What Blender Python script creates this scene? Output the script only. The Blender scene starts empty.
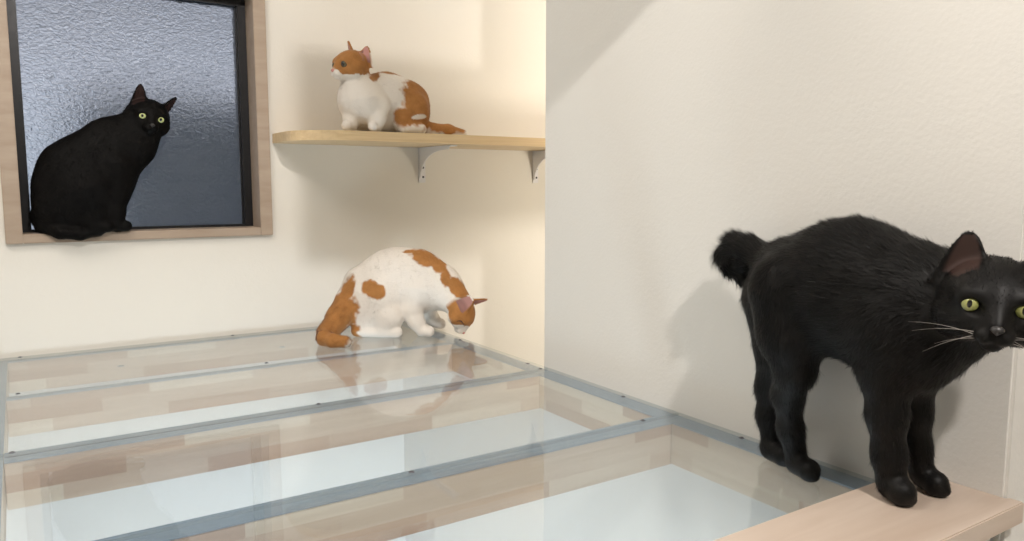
import bpy, bmesh, math, random
import numpy as np
from mathutils import Vector, Matrix

random.seed(7)
RNG = np.random.default_rng(11)
SC = bpy.context.scene
COL = SC.collection

# ------------------------------------------------------------------ camera
FPX, CX, CY, H = 764.0, 512.0, 270.5, 0.40
TH = math.atan2(1188.0, math.hypot(FPX, 85.5))
PT = math.atan2(85.5, FPX)
Fh = np.array([math.cos(TH), math.sin(TH), 0.0])
Rv = np.array([math.sin(TH), -math.cos(TH), 0.0])
Uz = np.array([0, 0, 1.0])
Fw = Fh * math.cos(PT) - Uz * math.sin(PT)
Up = Uz * math.cos(PT) + Fh * math.sin(PT)
CAM = np.array([0, 0, H])
cd = bpy.data.cameras.new('camera')
cam = bpy.data.objects.new('camera', cd)
COL.objects.link(cam)
cam.matrix_world = Matrix(((Rv[0], Up[0], -Fw[0], 0), (Rv[1], Up[1], -Fw[1], 0), (Rv[2], Up[2], -Fw[2], H), (0, 0, 0, 1)))
cd.sensor_width = 36
cd.lens = 36 * FPX / 1024
cd.clip_start = 0.02
SC.camera = cam


def ray(x, y):
    return Fw * FPX + Rv * (x - CX) - Up * (y - CY)


def at_y(x, y, Y):
    d = ray(x, y)
    return CAM + d * (Y / d[1])


def at_x(x, y, X):
    d = ray(x, y)
    return CAM + d * (X / d[0])


def at_z(x, y, Z=0.0):
    d = ray(x, y)
    return CAM + d * ((Z - H) / d[2])


def at_d(x, y, D):
    return CAM + ray(x, y) * (D / FPX)


def dep(P):
    return float((np.asarray(P) - CAM) @ Fw)


# ------------------------------------------------------------------ materials
def mat(name):
    m = bpy.data.materials.new(name)
    m.use_nodes = True
    nt = m.node_tree
    b = nt.nodes.get('Principled BSDF')
    return m, nt, b


def N(nt, t, **kw):
    n = nt.nodes.new(t)
    for k, v in kw.items():
        setattr(n, k, v)
    return n


def plain(name, col, rough=0.5, metal=0.0, bump=None, spec=0.5, coat=0.0):
    m, nt, b = mat(name)
    b.inputs['Base Color'].default_value = (*col, 1)
    b.inputs['Roughness'].default_value = rough
    b.inputs['Metallic'].default_value = metal
    b.inputs['Specular IOR Level'].default_value = spec
    b.inputs['Coat Weight'].default_value = coat
    tc = N(nt, 'ShaderNodeTexCoord')
    no = N(nt, 'ShaderNodeTexNoise')
    no.inputs['Scale'].default_value = bump[0] if bump else 60
    no.inputs['Detail'].default_value = 5
    nt.links.new(tc.outputs['Object'], no.inputs['Vector'])
    if bump:
        bp = N(nt, 'ShaderNodeBump')
        bp.inputs['Strength'].default_value = bump[1]
        bp.inputs['Distance'].default_value = bump[2]
        nt.links.new(no.outputs['Fac'], bp.inputs['Height'])
        nt.links.new(bp.outputs['Normal'], b.inputs['Normal'])
    else:
        mp = N(nt, 'ShaderNodeMapRange')
        mp.inputs['To Min'].default_value = max(0.02, rough - .06)
        mp.inputs['To Max'].default_value = rough + .06
        nt.links.new(no.outputs['Fac'], mp.inputs['Value'])
        nt.links.new(mp.outputs['Result'], b.inputs['Roughness'])
    return m


def wood(name, c1, c2, rot=(0, 0, 0), bw=0.21, bh=0.027, rough=0.45, seamcol=None, stretch=(3, 60, 60)):
    """finger-jointed laminated wood: blocks of varied tone with grain along the block"""
    m, nt, b = mat(name)
    tc = N(nt, 'ShaderNodeTexCoord')
    mp = N(nt, 'ShaderNodeMapping')
    mp.inputs['Rotation'].default_value = rot
    nt.links.new(tc.outputs['Object'], mp.inputs['Vector'])
    sp = N(nt, 'ShaderNodeSeparateXYZ')
    nt.links.new(mp.outputs['Vector'], sp.inputs[0])
    def mth(op, a, b_=None, c_=None):
        n = N(nt, 'ShaderNodeMath', operation=op)
        for i, v in enumerate((a, b_, c_)):
            if v is None: continue
            if isinstance(v, (int, float)): n.inputs[i].default_value = v
            else: nt.links.new(v, n.inputs[i])
        return n.outputs[0]
    row = mth('FLOOR', mth('DIVIDE', sp.outputs[1], bh))
    u = mth('FLOOR', mth('MULTIPLY_ADD', row, .417, mth('DIVIDE', sp.outputs[0], bw)))
    cb = N(nt, 'ShaderNodeCombineXYZ')
    nt.links.new(row, cb.inputs[0]); nt.links.new(u, cb.inputs[1])
    wn_ = N(nt, 'ShaderNodeTexWhiteNoise', noise_dimensions='2D')
    nt.links.new(cb.outputs[0], wn_.inputs['Vector'])
    br = N(nt, 'ShaderNodeMix', data_type='RGBA')
    nt.links.new(wn_.outputs['Value'], br.inputs['Factor'])
    br.inputs['A'].default_value = (*c1, 1)
    br.inputs['B'].default_value = (*c2, 1)
    m2 = N(nt, 'ShaderNodeMapping')
    m2.inputs['Scale'].default_value = stretch
    nt.links.new(mp.outputs['Vector'], m2.inputs['Vector'])
    no = N(nt, 'ShaderNodeTexNoise')
    no.inputs['Scale'].default_value = 1.0
    no.inputs['Detail'].default_value = 6
    no.inputs['Distortion'].default_value = .6
    nt.links.new(m2.outputs['Vector'], no.inputs['Vector'])
    rp = N(nt, 'ShaderNodeValToRGB')
    rp.color_ramp.elements[0].position = .3
    rp.color_ramp.elements[0].color = (.84, .80, .77, 1)
    rp.color_ramp.elements[1].position = .7
    rp.color_ramp.elements[1].color = (1, 1, 1, 1)
    nt.links.new(no.outputs['Fac'], rp.inputs['Fac'])
    mx = N(nt, 'ShaderNodeMix', data_type='RGBA', blend_type='MULTIPLY')
    mx.inputs['Factor'].default_value = 1
    nt.links.new(br.outputs['Result'], mx.inputs['A'])
    nt.links.new(rp.outputs['Color'], mx.inputs['B'])
    nt.links.new(mx.outputs['Result'], b.inputs['Base Color'])
    b.inputs['Roughness'].default_value = rough
    return m


def wallmat(name, col):
    """painted wallpaper with a fine orange-peel relief"""
    m, nt, b = mat(name)
    tc = N(nt, 'ShaderNodeTexCoord')
    no = N(nt, 'ShaderNodeTexNoise')
    no.inputs['Scale'].default_value = 170
    no.inputs['Detail'].default_value = 3
    nt.links.new(tc.outputs['Object'], no.inputs['Vector'])
    n2 = N(nt, 'ShaderNodeTexNoise')
    n2.inputs['Scale'].default_value = 45
    nt.links.new(tc.outputs['Object'], n2.inputs['Vector'])
    ad = N(nt, 'ShaderNodeMath', operation='ADD')
    nt.links.new(no.outputs['Fac'], ad.inputs[0])
    nt.links.new(n2.outputs['Fac'], ad.inputs[1])
    bp = N(nt, 'ShaderNodeBump')
    bp.inputs['Strength'].default_value = .35
    bp.inputs['Distance'].default_value = .0012
    nt.links.new(ad.outputs[0], bp.inputs['Height'])
    nt.links.new(bp.outputs['Normal'], b.inputs['Normal'])
    b.inputs['Base Color'].default_value = (*col, 1)
    b.inputs['Roughness'].default_value = .8
    b.inputs['Specular IOR Level'].default_value = .25
    return m


def clear_glass(name, tint=(.93, .95, .95), haze=.05):
    """thin clear sheet: see-through body plus angle-dependent mirror and slight haze"""
    m, nt, b = mat(name)
    nt.nodes.remove(b)
    out = nt.nodes['Material Output']
    tr = N(nt, 'ShaderNodeBsdfTransparent')
    tr.inputs['Color'].default_value = (*tint, 1)
    df = N(nt, 'ShaderNodeBsdfDiffuse')
    df.inputs['Color'].default_value = (.85, .87, .88, 1)
    m1 = N(nt, 'ShaderNodeMixShader')
    m1.inputs[0].default_value = haze
    nt.links.new(tr.outputs[0], m1.inputs[1])
    nt.links.new(df.outputs[0], m1.inputs[2])
    gl = N(nt, 'ShaderNodeBsdfAnisotropic')
    gl.inputs['Roughness'].default_value = .012
    tc = N(nt, 'ShaderNodeTexCoord')
    no = N(nt, 'ShaderNodeTexNoise')
    no.inputs['Scale'].default_value = 5
    nt.links.new(tc.outputs['Object'], no.inputs['Vector'])
    bp = N(nt, 'ShaderNodeBump')
    bp.inputs['Strength'].default_value = .12
    bp.inputs['Distance'].default_value = .002
    nt.links.new(no.outputs['Fac'], bp.inputs['Height'])
    nt.links.new(bp.outputs['Normal'], gl.inputs['Normal'])
    lw = N(nt, 'ShaderNodeLayerWeight')
    lw.inputs['Blend'].default_value = .5
    pw = N(nt, 'ShaderNodeMath', operation='POWER')
    pw.inputs[1].default_value = 5
    nt.links.new(lw.outputs['Facing'], pw.inputs[0])
    ma = N(nt, 'ShaderNodeMath', operation='MULTIPLY_ADD')
    ma.inputs[1].default_value = .9
    ma.inputs[2].default_value = .045
    nt.links.new(pw.outputs[0], ma.inputs[0])
    m2 = N(nt, 'ShaderNodeMixShader')
    nt.links.new(ma.outputs[0], m2.inputs[0])
    nt.links.new(m1.outputs[0], m2.inputs[1])
    nt.links.new(gl.outputs[0], m2.inputs[2])
    nt.links.new(m2.outputs[0], out.inputs['Surface'])
    return m


def frosted(name):
    """obscure pattern glass with a hammered ripple"""
    m, nt, b = mat(name)
    b.inputs['Base Color'].default_value = (.86, .89, .93, 1)
    b.inputs['Transmission Weight'].default_value = 1
    b.inputs['Roughness'].default_value = .30
    b.inputs['IOR'].default_value = 1.3
    tc = N(nt, 'ShaderNodeTexCoord')
    mp = N(nt, 'ShaderNodeMapping')
    mp.inputs['Scale'].default_value = (1, 1, 1.5)
    nt.links.new(tc.outputs['Object'], mp.inputs['Vector'])
    no = N(nt, 'ShaderNodeTexNoise')
    no.inputs['Scale'].default_value = 85
    no.inputs['Detail'].default_value = 1.5
    no.inputs['Distortion'].default_value = .8
    nt.links.new(mp.outputs['Vector'], no.inputs['Vector'])
    bp = N(nt, 'ShaderNodeBump')
    bp.inputs['Strength'].default_value = 1
    bp.inputs['Distance'].default_value = .0034
    nt.links.new(no.outputs['Fac'], bp.inputs['Height'])
    nt.links.new(bp.outputs['Normal'], b.inputs['Normal'])
    return m


M = {}
M['wall'] = wallmat('cream_wall', (.80, .765, .70))
M['wall_b'] = wallmat('grey_cream_wall', (.76, .74, .70))
M['wall_low'] = plain('white_lower_wall', (.86, .875, .88), .7)
M['ceil'] = plain('ceiling_white', (.8, .78, .74), .8)
M['joist_x'] = wood('laminated_wood_along', (.84, .75, .64), (.55, .38, .29), rot=(math.radians(90), 0, 0))
M['joist_y'] = wood('laminated_wood_across', (.80, .72, .60), (.52, .38, .29), rot=(math.radians(90), math.radians(90), 0))
M['board'] = wood('pale_wood_board', (.70, .585, .50), (.64, .53, .445), bw=3.0, bh=.4, rough=.38, stretch=(4, 34, 40))
M['shelf'] = wood('light_shelf_wood', (.80, .62, .38), (.76, .58, .34), rot=(math.radians(90), 0, 0), bw=4.0, bh=.5, rough=.4, stretch=(4, 90, 90))
M['casing'] = wood('taupe_window_wood', (.46, .365, .285), (.43, .34, .265), rot=(math.radians(90), 0, 0), bw=4.0, bh=2.0, rough=.5, stretch=(8, 40, 60))
M['frame'] = plain('black_aluminium', (.012, .012, .014), .35, .3)
M['strip'] = plain('blue_grey_strip', (.26, .355, .47), .42, .15)
M['seam'] = plain('dark_seam', (.13, .16, .20), .5)
M['screw'] = plain('steel_screw', (.16, .16, .18), .45, .7)
M['screw_d'] = plain('dark_recess', (.05, .05, .055), .5)
M['bracket'] = plain('white_enamel', (.78, .77, .78), .4)
M['glass'] = clear_glass('clear_sheet')
M['frosted'] = frosted('pattern_glass')
M['ext'] = plain('exterior_dark', (.20, .225, .26), .8)
M['ext2'] = plain('exterior_pale', (.55, .58, .62), .8)
M['shade'] = plain('lamp_housing', (.8, .8, .8), .4)


# ------------------------------------------------------------------ mesh helpers
def link(o, parent=None):
    COL.objects.link(o)
    if parent is not None:
        o.parent = parent
    return o


def obj(name, bm, m, parent=None, smooth=False, bevel=0):
    if bevel:
        bmesh.ops.bevel(bm, geom=[e for e in bm.edges], offset=bevel, segments=2, affect='EDGES', clamp_overlap=True)
    bmesh.ops.recalc_face_normals(bm, faces=bm.faces)
    me = bpy.data.meshes.new(name)
    bm.to_mesh(me)
    bm.free()
    me.materials.append(m)
    if smooth:
        for p in me.polygons:
            p.use_smooth = True
    return link(bpy.data.objects.new(name, me), parent)


def box(bm, a, b):
    vs = [bm.verts.new((x, y, z)) for z in (a[2], b[2]) for y in (a[1], b[1]) for x in (a[0], b[0])]
    for f in ((0, 1, 3, 2), (4, 6, 7, 5), (0, 4, 5, 1), (2, 3, 7, 6), (0, 2, 6, 4), (1, 5, 7, 3)):
        bm.faces.new([vs[i] for i in f])


def boxo(name, a, b, m, parent=None, bevel=0):
    bm = bmesh.new()
    box(bm, a, b)
    return obj(name, bm, m, parent, bevel=bevel)


def prism(bm, pts, axis, lo, hi):
    def v(p, t):
        return {'x': (t, p[0], p[1]), 'y': (p[0], t, p[1]), 'z': (p[0], p[1], t)}[axis]
    A = [bm.verts.new(v(p, lo)) for p in pts]
    B = [bm.verts.new(v(p, hi)) for p in pts]
    bm.faces.new(A[::-1])
    bm.faces.new(B)
    n = len(pts)
    for i in range(n):
        bm.faces.new([A[i], A[(i + 1) % n], B[(i + 1) % n], B[i]])


def tag(o, label=None, cat=None, group=None, kind=None):
    if label: o['label'] = label
    if cat: o['category'] = cat
    if group: o['group'] = group
    if kind: o['kind'] = kind
    return o


def struct(o):
    o['kind'] = 'structure'
    return o


def empty(name, loc):
    o = bpy.data.objects.new(name, None)
    o.empty_display_size = .05
    o.location = loc
    return link(o)


def origin_to(o, loc):
    """move mesh data so that the object's origin sits at loc"""
    o.data.transform(Matrix.Translation(-Vector(loc)))
    o.location = loc


# ------------------------------------------------------------------ the room
XB, YA = .965, 2.106          # wall B plane (right), wall A plane (back)
YB0, YB1 = .413, 1.363        # wall B from its near corner to its far end
X0, X1, Y0, ZF, ZC = -1.7, 2.7, -1.9, -2.3, 1.75
WX0, WX1, WZ0, WZ1 = .009, .549, .287, .897      # window opening

bm = bmesh.new()
T = .14
xs = [X0, WX0 - .02, WX1 + .02, X1]
zs = [-.085, WZ0 - .015, WZ1 + .03, ZC]
for i in range(3):
    for k in range(3):
        if i == 1 and k == 1:
            continue
        box(bm, (xs[i], YA, zs[k]), (xs[i + 1], YA + T, zs[k + 1]))
bmesh.ops.remove_doubles(bm, verts=bm.verts, dist=1e-5)
struct(obj('wall_back', bm, M['wall']))
struct(boxo('wall_back_lower', (X0, YA, ZF), (XB + .10, YA + T, -.085), M['wall_low']))
struct(boxo('wall_nook_lower', (XB + .10, YA, ZF), (X1, YA + T, -.085), M['wall']))
struct(boxo('wall_right', (XB, YB0, -.085), (XB + .12, YB1, ZC), M['wall_b'], bevel=.004))
struct(boxo('wall_right_lower', (XB, .2, ZF), (XB + .10, YA - .001, -.086), M['wall_low']))
struct(boxo('nook_light_blocker', (XB + .12, 1.30, -.085), (1.62, 1.36, ZC), M['wall']))  # unseen partition, added to cut off the nook lamp's light on the back wall
struct(boxo('shadow_beam_1', (.45, .75, .866), (XB, .80, 1.15), M['wall_b']))  # unseen beam, added to throw the slanting shadow on the right wall
struct(boxo('wall_right_far', (X1, Y0, ZF), (X1 + .1, YA + T, ZC), M['wall']))
struct(boxo('wall_left', (X0 - .1, Y0, ZF), (X0, YA + T, ZC), M['wall']))
struct(boxo('wall_front', (X0 - .1, Y0 - .1, ZF), (X1 + .1, Y0, ZC), M['wall']))
struct(boxo('ceiling', (X0 - .1, Y0 - .1, ZC), (X1 + .1, YA + T, ZC + .1), M['ceil']))
struct(boxo('floor', (X0 - .1, Y0 - .1, ZF - .1), (X1 + .1, YA + T, ZF), M['wall_low']))
# riser below the wooden step board
struct(boxo('wall_step_riser', (-.6, .425, -.9), (XB - .004, .455, .0035), M['wall_b']))

# ------------------------------------------------------------------ window
win = empty('window_1', (.28, YA, WZ0))
struct(win)
def wchild(name, a, b, m, bevel=0):
    o = boxo(name, a, b, m, bevel=bevel)
    o.data.transform(Matrix.Translation(-win.location))
    o.parent = win
    return o
yf = YA - .016
# casing: face boards around the opening + reveals
wchild('casing_left', (WX0 - .034, yf, WZ0 - .022), (WX0, YA + .125, WZ1 + .04), M['casing'], .0015)
wchild('casing_right', (WX1, yf, WZ0 - .022), (WX1 + .032, YA + .125, WZ1 + .04), M['casing'], .0015)
wchild('casing_top', (WX0, yf + .001, WZ1), (WX1, YA + .125, WZ1 + .04), M['casing'], .0015)
wchild('window_sill', (WX0, yf + .001, WZ0 - .022), (WX1, YA + .125, WZ0), M['casing'], .0015)
fy0, fy1 = YA + .062, YA + .10
e = .0005
bm = bmesh.new()
box(bm, (WX0 + e, fy0, WZ0 + e), (WX0 + .016, fy1, WZ1 - e))
box(bm, (WX1 - .022, fy0, WZ0 + e), (WX1 - e, fy1, WZ1 - e))
box(bm, (WX0 + .016, fy0, WZ0 + e), (WX1 - .022, fy1, WZ0 + .006))
box(bm, (WX0 + .016, fy0, WZ1 - .022), (WX1 - .022, fy1, WZ1 - e))
# inner stop bead
box(bm, (WX0 + .016, fy0 + .012, WZ0 + .006), (WX0 + .019, fy1, WZ1 - .022))
box(bm, (WX1 - .026, fy0 + .012, WZ0 + .006), (WX1 - .022, fy1, WZ1 - .022))
o = obj('window_frame', bm, M['frame'])
o.data.transform(Matrix.Translation(-win.location)); o.parent = win
wchild('pane', (WX0 + .016, fy0 + .018, WZ0 + .006), (WX1 - .022, fy0 + .023, WZ1 - .022), M['frosted'])

# what stands outside in the dusk
o = boxo('neighbour_building', (.24, YA + 1.2, -2.3), (1.9, YA + 2.6, .73), M['ext'])
tag(o, 'dark block of a neighbouring building blurred behind the frosted window', 'building')

# ------------------------------------------------------------------ glass platform
JH = .080
PX0 = -.076
def joist(name, a, b, m, strip_a, strip_b, label, screws, seam=None):
    c = ((a[0] + b[0]) / 2, (a[1] + b[1]) / 2, 0)
    o = boxo(name, a, b, m, bevel=.0012)
    origin_to(o, (0, 0, 0))
    tag(o, label, 'beam', 'beams under the glass walkway')
    s = boxo('metal_strip', strip_a, strip_b, M['strip'], o)
    if seam:
        boxo('seam_line', seam[0], seam[1], M['seam'], s)
    for (x, y) in screws:
        bm = bmesh.new()
        bmesh.ops.create_cone(bm, cap_ends=True, segments=16, radius1=.0046, radius2=.0030, depth=.0012, matrix=Matrix.Translation((x, y, .0006)))
        k = obj('screw', bm, M['screw'], o)
        bm = bmesh.new()
        bmesh.ops.create_cone(bm, cap_ends=True, segments=8, radius1=.0020, radius2=.0020, depth=.0004, matrix=Matrix.Translation((x, y, .0013)))
        obj('screw_recess', bm, M['screw_d'], k)
    return o
TS = -.0065   # top of strips (under the sheets)
SB = -.0085   # top of wood
def px_x(px, py):
    return float(at_z(px, py)[0])
def line_joist(y0, y1, label, pxs, seam=False, sy=None, w=None):
    sc = []
    for (px, py) in pxs:
        P = at_z(px, py)
        sc.append((float(P[0]), (y0 + y1) / 2 if sy is None else sy))
    sm = None
    if seam:
        ym = (y0 + y1) / 2
        sm = ((PX0 + .04, ym - .0015, TS), (XB - .04, ym + .0015, TS + .0008))
    return joist('wooden_beam', (PX0 + .038, y0, -JH), (XB - .041, y1, SB), M['joist_x'],
                 (PX0 + .038, y0, SB), (XB - .041, y1, TS), label, sc, sm)
line_joist(2.082, 2.104, 'pale laminated beam under the glass, touching the back wall', [(20, 357), (232, 335)], sy=2.095)
line_joist(1.712, 1.735, 'laminated beam under the glass below the crouching white cat, narrow strip on top', [(18, 397), (265, 362)])
line_joist(1.318, 1.366, 'laminated beam with wide double strip, second across the walkway from the step', [(12, 453), (320, 405), (535, 367)], True)
line_joist(.922, .966, 'nearest laminated beam with reddish blocks crossing below the glass', [(410, 471), (644, 421)])
sc = []
for p in ((632, 395), (745, 437), (460, 340), (538, 362)):
    P = at_z(*p)
    sc.append((XB - .018, float(P[1])))
joist('wooden_beam', (XB - .04, .46, -JH), (XB - .001, 2.104, SB), M['joist_y'],
      (XB - .04, .53, SB), (XB - .001, 2.104, TS), 'long laminated beam along the right wall, running under the standing black cat', sc)
joist('wooden_beam', (PX0, .46, -JH), (PX0 + .037, 2.104, SB), M['joist_y'],
      (PX0, .53, SB), (PX0 + .037, 2.104, TS), 'laminated beam at the far left edge of the glass walkway', [(PX0 + .018, 2.05)])
# sheets
def sheet(y0, y1, label):
    o = boxo('glass_panel', (PX0 + .001, y0, -.006), (XB - .002, y1, 0), M['glass'])
    origin_to(o, (.45, (y0 + y1) / 2, -.006))
    tag(o, label, 'glass panel', 'clear sheets of the walkway')
    return o
sheet(1.343, 2.103, 'clear glass floor panel by the back wall, the crouching white cat on it')
sheet(.945, 1.341, 'middle clear glass floor panel with no cat on it')
sheet(.50, .943, 'nearest clear glass floor panel, beside the wooden step board')
# small round pads under the far sheet
for i, (px, py) in enumerate(((121, 366), (282, 347))):
    P = at_z(px, py, -.0066)
    bm = bmesh.new()
    bmesh.ops.create_cone(bm, cap_ends=True, segments=20, radius1=.007, radius2=.007, depth=.001, matrix=Matrix.Translation(tuple(P)))
    tag(obj('glue_pad', bm, M['strip']), ['small round grey spot under the far glass panel, left one', 'small round grey spot under the far glass panel, nearer the crouching cat'][i], 'pad', 'round pads under the far glass panel')

# step board (wraps round the wall corner)
bx0 = -.6
bm = bmesh.new()
prism(bm, [(bx0, .396), (XB + .008, .396), (XB + .008, YB0 - .001), (XB - .001, YB0 - .001), (XB - .001, .528), (bx0, .528)], 'z', .004, .030)
o = obj('step_board', bm, M['board'], bevel=.0015)
tag(o, 'pale pinkish wooden step board under the front paws of the black cat', 'board')

# ------------------------------------------------------------------ shelf + brackets
SZ0, SZ1, SYF = .512, .537, 1.862
bm = bmesh.new()
pts = [(2.4, YA - .001), (.592, YA - .001), (.592, SYF + .13)]
for i in range(1, 13):
    a = i / 12 * math.pi / 2
    pts.append((.592 + .16 - .16 * math.cos(a), SYF + .13 - .13 * math.sin(a)))
pts.append((2.4, SYF))
prism(bm, pts, 'z', SZ0, SZ1)
o = obj('wall_shelf', bm, M['shelf'])
tag(o, 'light wooden wall shelf with rounded left end, carrying an orange and white cat', 'shelf')


def bracket(x, label):
    e = empty('shelf_bracket', (x, YA, SZ0))
    tag(e, label, 'bracket', 'white shelf brackets')
    def loc(o):
        o.parent = e
        return o
    bm = bmesh.new()
    box(bm, (-.011, -.004, -.105), (.011, -.0005, -.0005))
    loc(obj('wall_plate', bm, M['bracket'], bevel=.0008))
    bm = bmesh.new()
    box(bm, (-.011, -.205, -.004), (.011, -.004, -.0006))
    loc(obj('shelf_arm', bm, M['bracket'], bevel=.0008))
    pts = [(-.004, -.004), (-.004, -.095)]
    for i in range(11):
        t = i / 10
        a = t * math.pi / 2
        # concave web
        pts.append((-.010 - .180 * t ** 1.6, -.012 - .080 * (1 - t) ** 2.4))
    pts.append((-.195, -.004))
    bm = bmesh.new()
    prism(bm, pts, 'x', -.0095, -.0075)
    loc(obj('brace', bm, M['bracket']))
    for z in (-.035, -.06, -.088):
        bm = bmesh.new()
        bmesh.ops.create_cone(bm, cap_ends=True, segments=12, radius1=.0035, radius2=.0028, depth=.0018,
                              matrix=Matrix.Translation((.003, -.0050, z)) @ Matrix.Rotation(math.pi / 2, 4, 'X'))
        loc(obj('screw', bm, M['screw_d']))
bracket(1.037, 'white metal shelf bracket under the middle of the wooden shelf')
bracket(float(at_y(535, 170, YA)[0]), 'white metal shelf bracket half hidden at the edge of the grey wall')

# ------------------------------------------------------------------ cats: signed distance modelling
def nrm(v):
    v = np.asarray(v, float)
    return v / (np.linalg.norm(v) + 1e-12)


class Cat:
    def __init__(s, h):
        s.h = h
        s.prims = []      # dict(kind, ..., k, dir, fur)

    def cap(s, p0, r0, p1, r1, k=.012, sq=None, dirn=None, fur=1.0):
        p0, p1 = np.asarray(p0, float), np.asarray(p1, float)
        s.prims.append(dict(t='c', p0=p0, p1=p1, r0=r0, r1=r1, k=k, sq=sq, dir=nrm(dirn if dirn is not None else p1 - p0), fur=fur))

    def chain(s, pts, k=.012, sq=None, fur=1.0, flip=False):
        for a, b in zip(pts[:-1], pts[1:]):
            d = b[0] - a[0]
            s.cap(a[0], a[1], b[0], b[1], k, sq, dirn=(-d if flip else d), fur=fur)

    def ell(s, c, ax, rad, k=.01, dirn=(0, 0, -1), fur=1.0, sub=False):
        s.prims.append(dict(t='e', c=np.asarray(c, float), ax=np.asarray(ax, float), rad=np.asarray(rad, float), k=k, dir=nrm(dirn), fur=fur, sub=sub))

    def ear(s, base, tip, face, w, th, cup, k=.006, pw=.58):
        base, tip = np.asarray(base, float), np.asarray(tip, float)
        v = tip - base
        L = np.linalg.norm(v)
        v = v / L
        n = nrm(np.asarray(face) - v * np.dot(face, v))
        s.prims.append(dict(t='ear', b=base, v=v, n=n, u=np.cross(v, n), L=L, w=w, th=th, cup=cup, k=k, dir=v, fur=.25, pw=pw))

    def dist(s, q, P):
        t = q['t']
        if t == 'c':
            a, b = q['p0'], q['p1']
            f = 1.0
            if q['sq'] is not None:
                ax, f = q['sq']
                m = (a + b) / 2
                P = P + ((P - m) @ ax)[..., None] * ax * (1 / f - 1)
                a = a + np.dot(a - m, ax) * ax * (1 / f - 1)
                b = b + np.dot(b - m, ax) * ax * (1 / f - 1)
            ba = b - a
            L2 = np.dot(ba, ba) + 1e-12
            u = np.clip(((P - a) @ ba) / L2, 0, 1)
            d = np.sqrt(((P - a - u[..., None] * ba) ** 2).sum(-1)) - (q['r0'] * (1 - u) + q['r1'] * u)
            return d * (f if f > .75 else .75)
        if t == 'e':
            L = (P - q['c']) @ q['ax'].T
            k0 = np.sqrt(((L / q['rad']) ** 2).sum(-1))
            k1 = np.sqrt(((L / q['rad'] ** 2) ** 2).sum(-1)) + 1e-9
            return k0 * (k0 - 1) / k1
        L = P - q['b']
        pv, pu, pn = L @ q['v'], L @ q['u'], L @ q['n']
        tt = np.clip(pv / q['L'], -.4, 1)
        w = q['w'] * np.clip(1 - np.clip(tt, -.4, 1), 0, 1.4) ** q['pw'] + .002
        c = -q['cup'] * np.clip(1 - (pu / (w + 1e-6)) ** 2, -.3, 1) * np.clip(1 - tt, 0, 1)
        return np.maximum(np.maximum(np.abs(pu) - w, (np.abs(pn - c) - q['th']) * 1.0), np.maximum(pv - q['L'], -pv - .012)) * .8

    def bbox(s, q):
        if q['t'] == 'c':
            r = max(q['r0'], q['r1'])
            return np.minimum(q['p0'], q['p1']) - r, np.maximum(q['p0'], q['p1']) + r
        if q['t'] == 'e':
            r = q['rad'].max()
            return q['c'] - r, q['c'] + r
        e = q['b'] + q['v'] * q['L']
        r = q['w'] * 1.3 + .008
        return np.minimum(q['b'], e) - r, np.maximum(q['b'], e) + r

    def build(s):
        h = s.h
        lo = np.min([s.bbox(q)[0] for q in s.prims], 0) - .02
        hi = np.max([s.bbox(q)[1] for q in s.prims], 0) + .02
        n = np.ceil((hi - lo) / h).astype(int) + 1
        D = np.full(n, .05, np.float32)
        for q in s.prims:
            a, b = s.bbox(q)
            m = max(.008, q['k'] * 1.2) + 2 * h
            i0 = np.maximum(((a - m - lo) / h).astype(int), 0)
            i1 = np.minimum(((b + m - lo) / h).astype(int) + 2, n)
            g = [lo[j] + h * np.arange(i0[j], i1[j]) for j in range(3)]
            P = np.stack(np.meshgrid(*g, indexing='ij'), -1)
            d = s.dist(q, P).astype(np.float32)
            sl = tuple(slice(i0[j], i1[j]) for j in range(3))
            o = D[sl]
            k = q['k']
            if q.get('sub'):
                hh = np.clip(.5 - .5 * (o + d) / k, 0, 1)
                D[sl] = o * (1 - hh) - d * hh + k * hh * (1 - hh)
            else:
                hh = np.clip(.5 + .5 * (o - d) / k, 0, 1)
                D[sl] = o * (1 - hh) + d * hh - k * hh * (1 - hh)
        return surface_nets(D, lo, h)

    def weights(s, V):
        best = np.full(len(V), 9.)
        num = np.zeros((len(V), 3))
        fur = np.zeros(len(V))
        ws = np.zeros(len(V))
        for q in s.prims:
            if q.get('sub'):
                continue
            d = s.dist(q, V)
            w = np.exp(-np.maximum(d, -.004) / .006)
            num += w[:, None] * q['dir']
            fur += w * q['fur']
            ws += w
        return num / ws[:, None], fur / ws


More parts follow.
